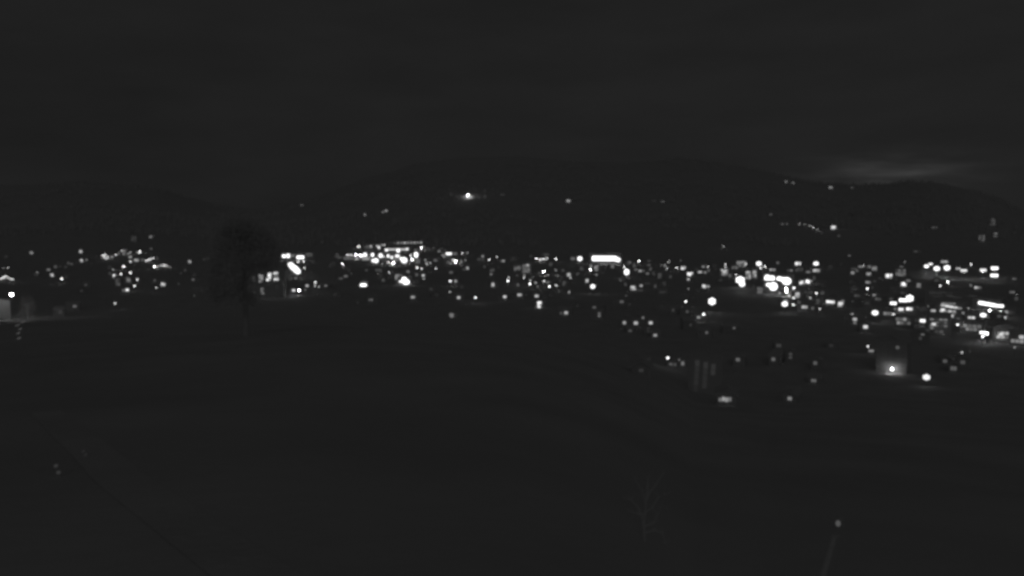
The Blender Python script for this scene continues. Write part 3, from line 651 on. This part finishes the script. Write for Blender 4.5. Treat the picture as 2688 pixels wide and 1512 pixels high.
# ------------------------------------------------------------------ trees
def leafy_tree(name, label, px, pbase, ptop, pw, seed, blades=15000, cut=.58, bs=1.0, dist=None, low=.3):
    b = hit(px, pbase)
    if dist:
        dv = pix_dir(px, pbase); k = dist/math.hypot(dv.x, dv.y); b = Vector((dv.x*k, dv.y*k, 0)); b.z = ground_z(b.x, b.y)
        pbase = project(b)[1]
    m = math.hypot(b.x, b.y)/F; h = (pbase-ptop)*m; w = pw*m/2
    rg = random.Random(seed); root = link(name, None, loc=b)
    V, Fc = [], []; tube_data([(0,0,-.5),(h*.004,0,h*.15),(-h*.004,h*.004,h*.4),(h*.004,0,h*.7)], [h*.03,h*.024,h*.018,h*.006], 10, V, Fc)
    for k in range(9):
        a = math.pi+(k%3-1)*.9 if k < 5 else k*2.4; z = h*(0.22+0.05*k); q = w*rg.uniform(.5,.8)
        tube_data([(0,0,z),(math.cos(a)*q*.5,math.sin(a)*q*.5,z+h*.08),(math.cos(a)*q,math.sin(a)*q,z+h*.18)], [h*.011,h*.007,h*.003], 6, V, Fc)
    link('trunk', mesh_from('trunk', V, Fc, DARKBARK), root)
    V, Fc = [], []
    clumps = []
    for k in range(300):
        u = rg.random(); a = rg.uniform(0, 6.283); zz = 0.16+0.82*u
        prof = math.sin(min(1, max(0, (zz-0.1)/0.9))**0.8*math.pi)**0.6
        rr = w*(prof if zz < .6 else prof**.7)*rg.uniform(.45,.92); cp = Vector((math.cos(a)*rr, math.sin(a)*rr, h*zz))
        if zz < cut and cp.x > w*.02: continue
        if zz < low: continue
        clumps.append((cp, rg.uniform(.08,.15)*w*2))
    for k in range(blades):
        c, s = clumps[k % len(clumps)]
        d = Vector((rg.gauss(0,1), rg.gauss(0,1), rg.gauss(0,.8)))*s*.55; p = c+d
        u = Vector((rg.gauss(0,1), rg.gauss(0,1), rg.gauss(0,.6))).normalized()*rg.uniform(.3,.6)*bs; v = u.orthogonal().normalized()*rg.uniform(.16,.3)*bs
        k0 = len(V); V += [tuple(p-u), tuple(p+v), tuple(p+u), tuple(p-v)]; Fc.append((k0,k0+1,k0+2,k0+3))
    link('crown', mesh_from('crown', V, Fc, NEEDLE), root); tag(root, label, 'tree')
leafy_tree('round_tree', 'big dark rounded tree standing on the slope before the village', 646, 882, 592, 190, 3, 26000, .60, .8)
leafy_tree('ragged_tree', 'ragged small tree lit by the glaring lamp beside the slope chalet', 74, 842, 786, 44, 9, 2200, 0, .5, CHR-2, .2)
leafy_tree('shrub', 'low lit shrub at the foot of the glaring lamp beside the ragged tree', 50, 842, 818, 26, 12, 700, 0, .4, CHR-5, .12)

# bare frosted sapling close below
def bare_tree():
    b = hit(1692, 1420); m = math.hypot(b.x, b.y, b.z-H)/F
    rg = random.Random(5); root = link('bare_tree', None, loc=b)
    P = lambda x, y, dy=0: Vector(((x-1692)*m, dy, (1420-y)*m*1.03))
    V, Fc = [], []; tube_data([(0,0,-.2), P(1691,1402), P(1690,1385,.02), P(1692,1360), P(1694,1330,.03), P(1696,1300)], [.06,.052,.046,.038,.03,.02], 8, V, Fc)
    link('trunk', mesh_from('trunk', V, Fc, BARK), root)
    limbs = [[(1690,1388),(1686,1362),(1676,1338),(1660,1326),(1644,1320)], [(1690,1384),(1714,1374),(1722,1355),(1734,1342),(1742,1332)],
             [(1694,1330),(1690,1312),(1682,1292),(1670,1276)], [(1695,1318),(1704,1300),(1718,1286),(1734,1264)], [(1696,1302),(1697,1286),(1699,1266)],
             [(1692,1350),(1708,1340),(1726,1312),(1740,1302)], [(1692,1356),(1676,1352),(1658,1345)], [(1691,1400),(1712,1392),(1734,1396),(1741,1420)]]
    for k, L in enumerate(limbs):
        V, Fc = [], []; pts = [P(x, y, rg.uniform(-.15,.15)*i) for i, (x, y) in enumerate(L)]
        tube_data(pts, [.052-.034*i/(len(pts)-1) for i in range(len(pts))], 6, V, Fc)
        for i in range(1, len(pts)):
            for _ in range(3):
                d = Vector((rg.uniform(-1,1), rg.uniform(-.6,.6), rg.uniform(.1,1))).normalized()*rg.uniform(.12,.3)
                tube_data([pts[i], pts[i]+d*.6, pts[i]+d+Vector((0,0,.04))], [.012,.009,.005], 4, V, Fc)
        link('branch', mesh_from('branch', V, Fc, BARK), root)
    tag(root, 'small bare frosted tree alone on the dark slope', 'tree')
bare_tree()

# leaning path lamp close below the camera
def path_lamp():
    d0 = pix_dir(2150, 1540); k = 15.0/math.hypot(d0.x, d0.y); b = Vector((0,0,H))+d0*k; b.z = ground_z(b.x, b.y)
    pl = lambda x, y: Vector((0,0,H)) + pix_dir(x, y)*(15.0/math.hypot(pix_dir(x, y).x, pix_dir(x, y).y)) - b
    m = 15.5/F; root = link('path_lamp', None, loc=b)
    a, c = pl(2150, 1540), pl(2190, 1408)
    dirn = (c-a).normalized(); foot = a - dirn*((a.z+0.4)/dirn.z)
    V, Fc = [], []; tube_data([foot, a, a.lerp(c,.5), c], [9*m,8.5*m,8*m,7*m], 12, V, Fc); link('post', mesh_from('post', V, Fc, BARK), root)
    V, Fc = [], []; q = pl(2206, 1409); tube_data([c, c.lerp(q,.6), q], [3.5*m,3*m,2.5*m], 8, V, Fc); tube_data([c, pl(2196,1390), pl(2200,1384)], [1.6*m,1.3*m,1.2*m], 6, V, Fc)
    link('bracket', mesh_from('bracket', V, Fc, METAL), root)
    q = pl(2200, 1374); V, Fc = lathe([(2*m,-7*m),(4.5*m,-5*m),(6*m,0),(4.5*m,5*m),(2*m,7*m)], 12)
    link('bulb', mesh_from('bulb', V, Fc, glow(0.075)), root, loc=q)
    q = pl(2206, 1360); V, Fc = lathe([(11*m,-2*m),(10*m,0),(3*m,3*m)], 14)
    link('shade', mesh_from('shade', V, Fc, METAL), root, loc=q, rot=(0,R(18),0))
    tag(root, 'leaning wooden path lamp with dim bulb under a small tilted shade', 'lamp')
path_lamp()
# leaning snow stakes on the slope; glowing bands added for a faint glint
for x, y0, y1, lab in ((155,1252,1222,'short leaning snow stake with two bands of added glow beside the trodden path'),(226,1200,1184,'tiny leaning snow stake, the dimmer of two beside the trodden path')):
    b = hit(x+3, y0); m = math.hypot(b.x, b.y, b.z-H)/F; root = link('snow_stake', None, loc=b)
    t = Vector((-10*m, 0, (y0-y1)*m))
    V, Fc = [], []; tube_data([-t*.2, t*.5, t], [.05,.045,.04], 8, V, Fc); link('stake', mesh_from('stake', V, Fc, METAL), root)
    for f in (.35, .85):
        V, Fc = [], []; tube_data([t*(f-.09), t*(f+.09)], [.085,.085], 8, V, Fc); link('glint_band', mesh_from('glint_band', V, Fc, glow(.034 if x < 200 else .02)), root)
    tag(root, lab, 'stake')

# ------------------------------------------------------------------ far mountain wood, one mass
rg = random.Random(11); V, Fc = [], []
cnt = 0
while cnt < 9000:
    a = R(rg.uniform(-37, 37)); r = 5250 - 2900*rg.random()**1.5
    x, y = r*math.sin(a), r*math.cos(a)
    if noise.fractal(Vector((x/500, y/500, 7.7)), 1.0, 2.0, 4) < -0.05 + (0.15 if r < 3000 else 0): continue
    z = ground_z(x, y)
    px, py, _ = project((x, y, z+10))
    if any(abs(e['x']-px) < 14 and -6 < py-e['y'] < 26 for e in ENT if e['y'] < 660): cnt += 0; continue
    if py > 640: continue
    hh = rg.uniform(11, 22); w = hh*rg.uniform(.16,.24); k0 = len(V)
    for lev, (f0, f1, ww) in enumerate(((0.1,.65,1),(.45,1.0,.62))):
        k0 = len(V)
        for q in range(5):
            t = q*1.2566+lev; V.append((x+w*ww*math.cos(t), y+w*ww*math.sin(t), z+hh*f0))
        V.append((x, y, z+hh*f1))
        for q in range(5): Fc.append((k0+q, k0+(q+1) % 5, k0+5))
    cnt += 1
o = link('forest', mesh_from('forest', V, Fc, FOREST)); o['kind'] = 'stuff'; tag(o, 'snowy conifer wood covering the far mountainside', 'forest')
label_all()
print('houses', len(HOUSES), 'lamps', len(LAMPS), 'objects', len(bpy.data.objects))
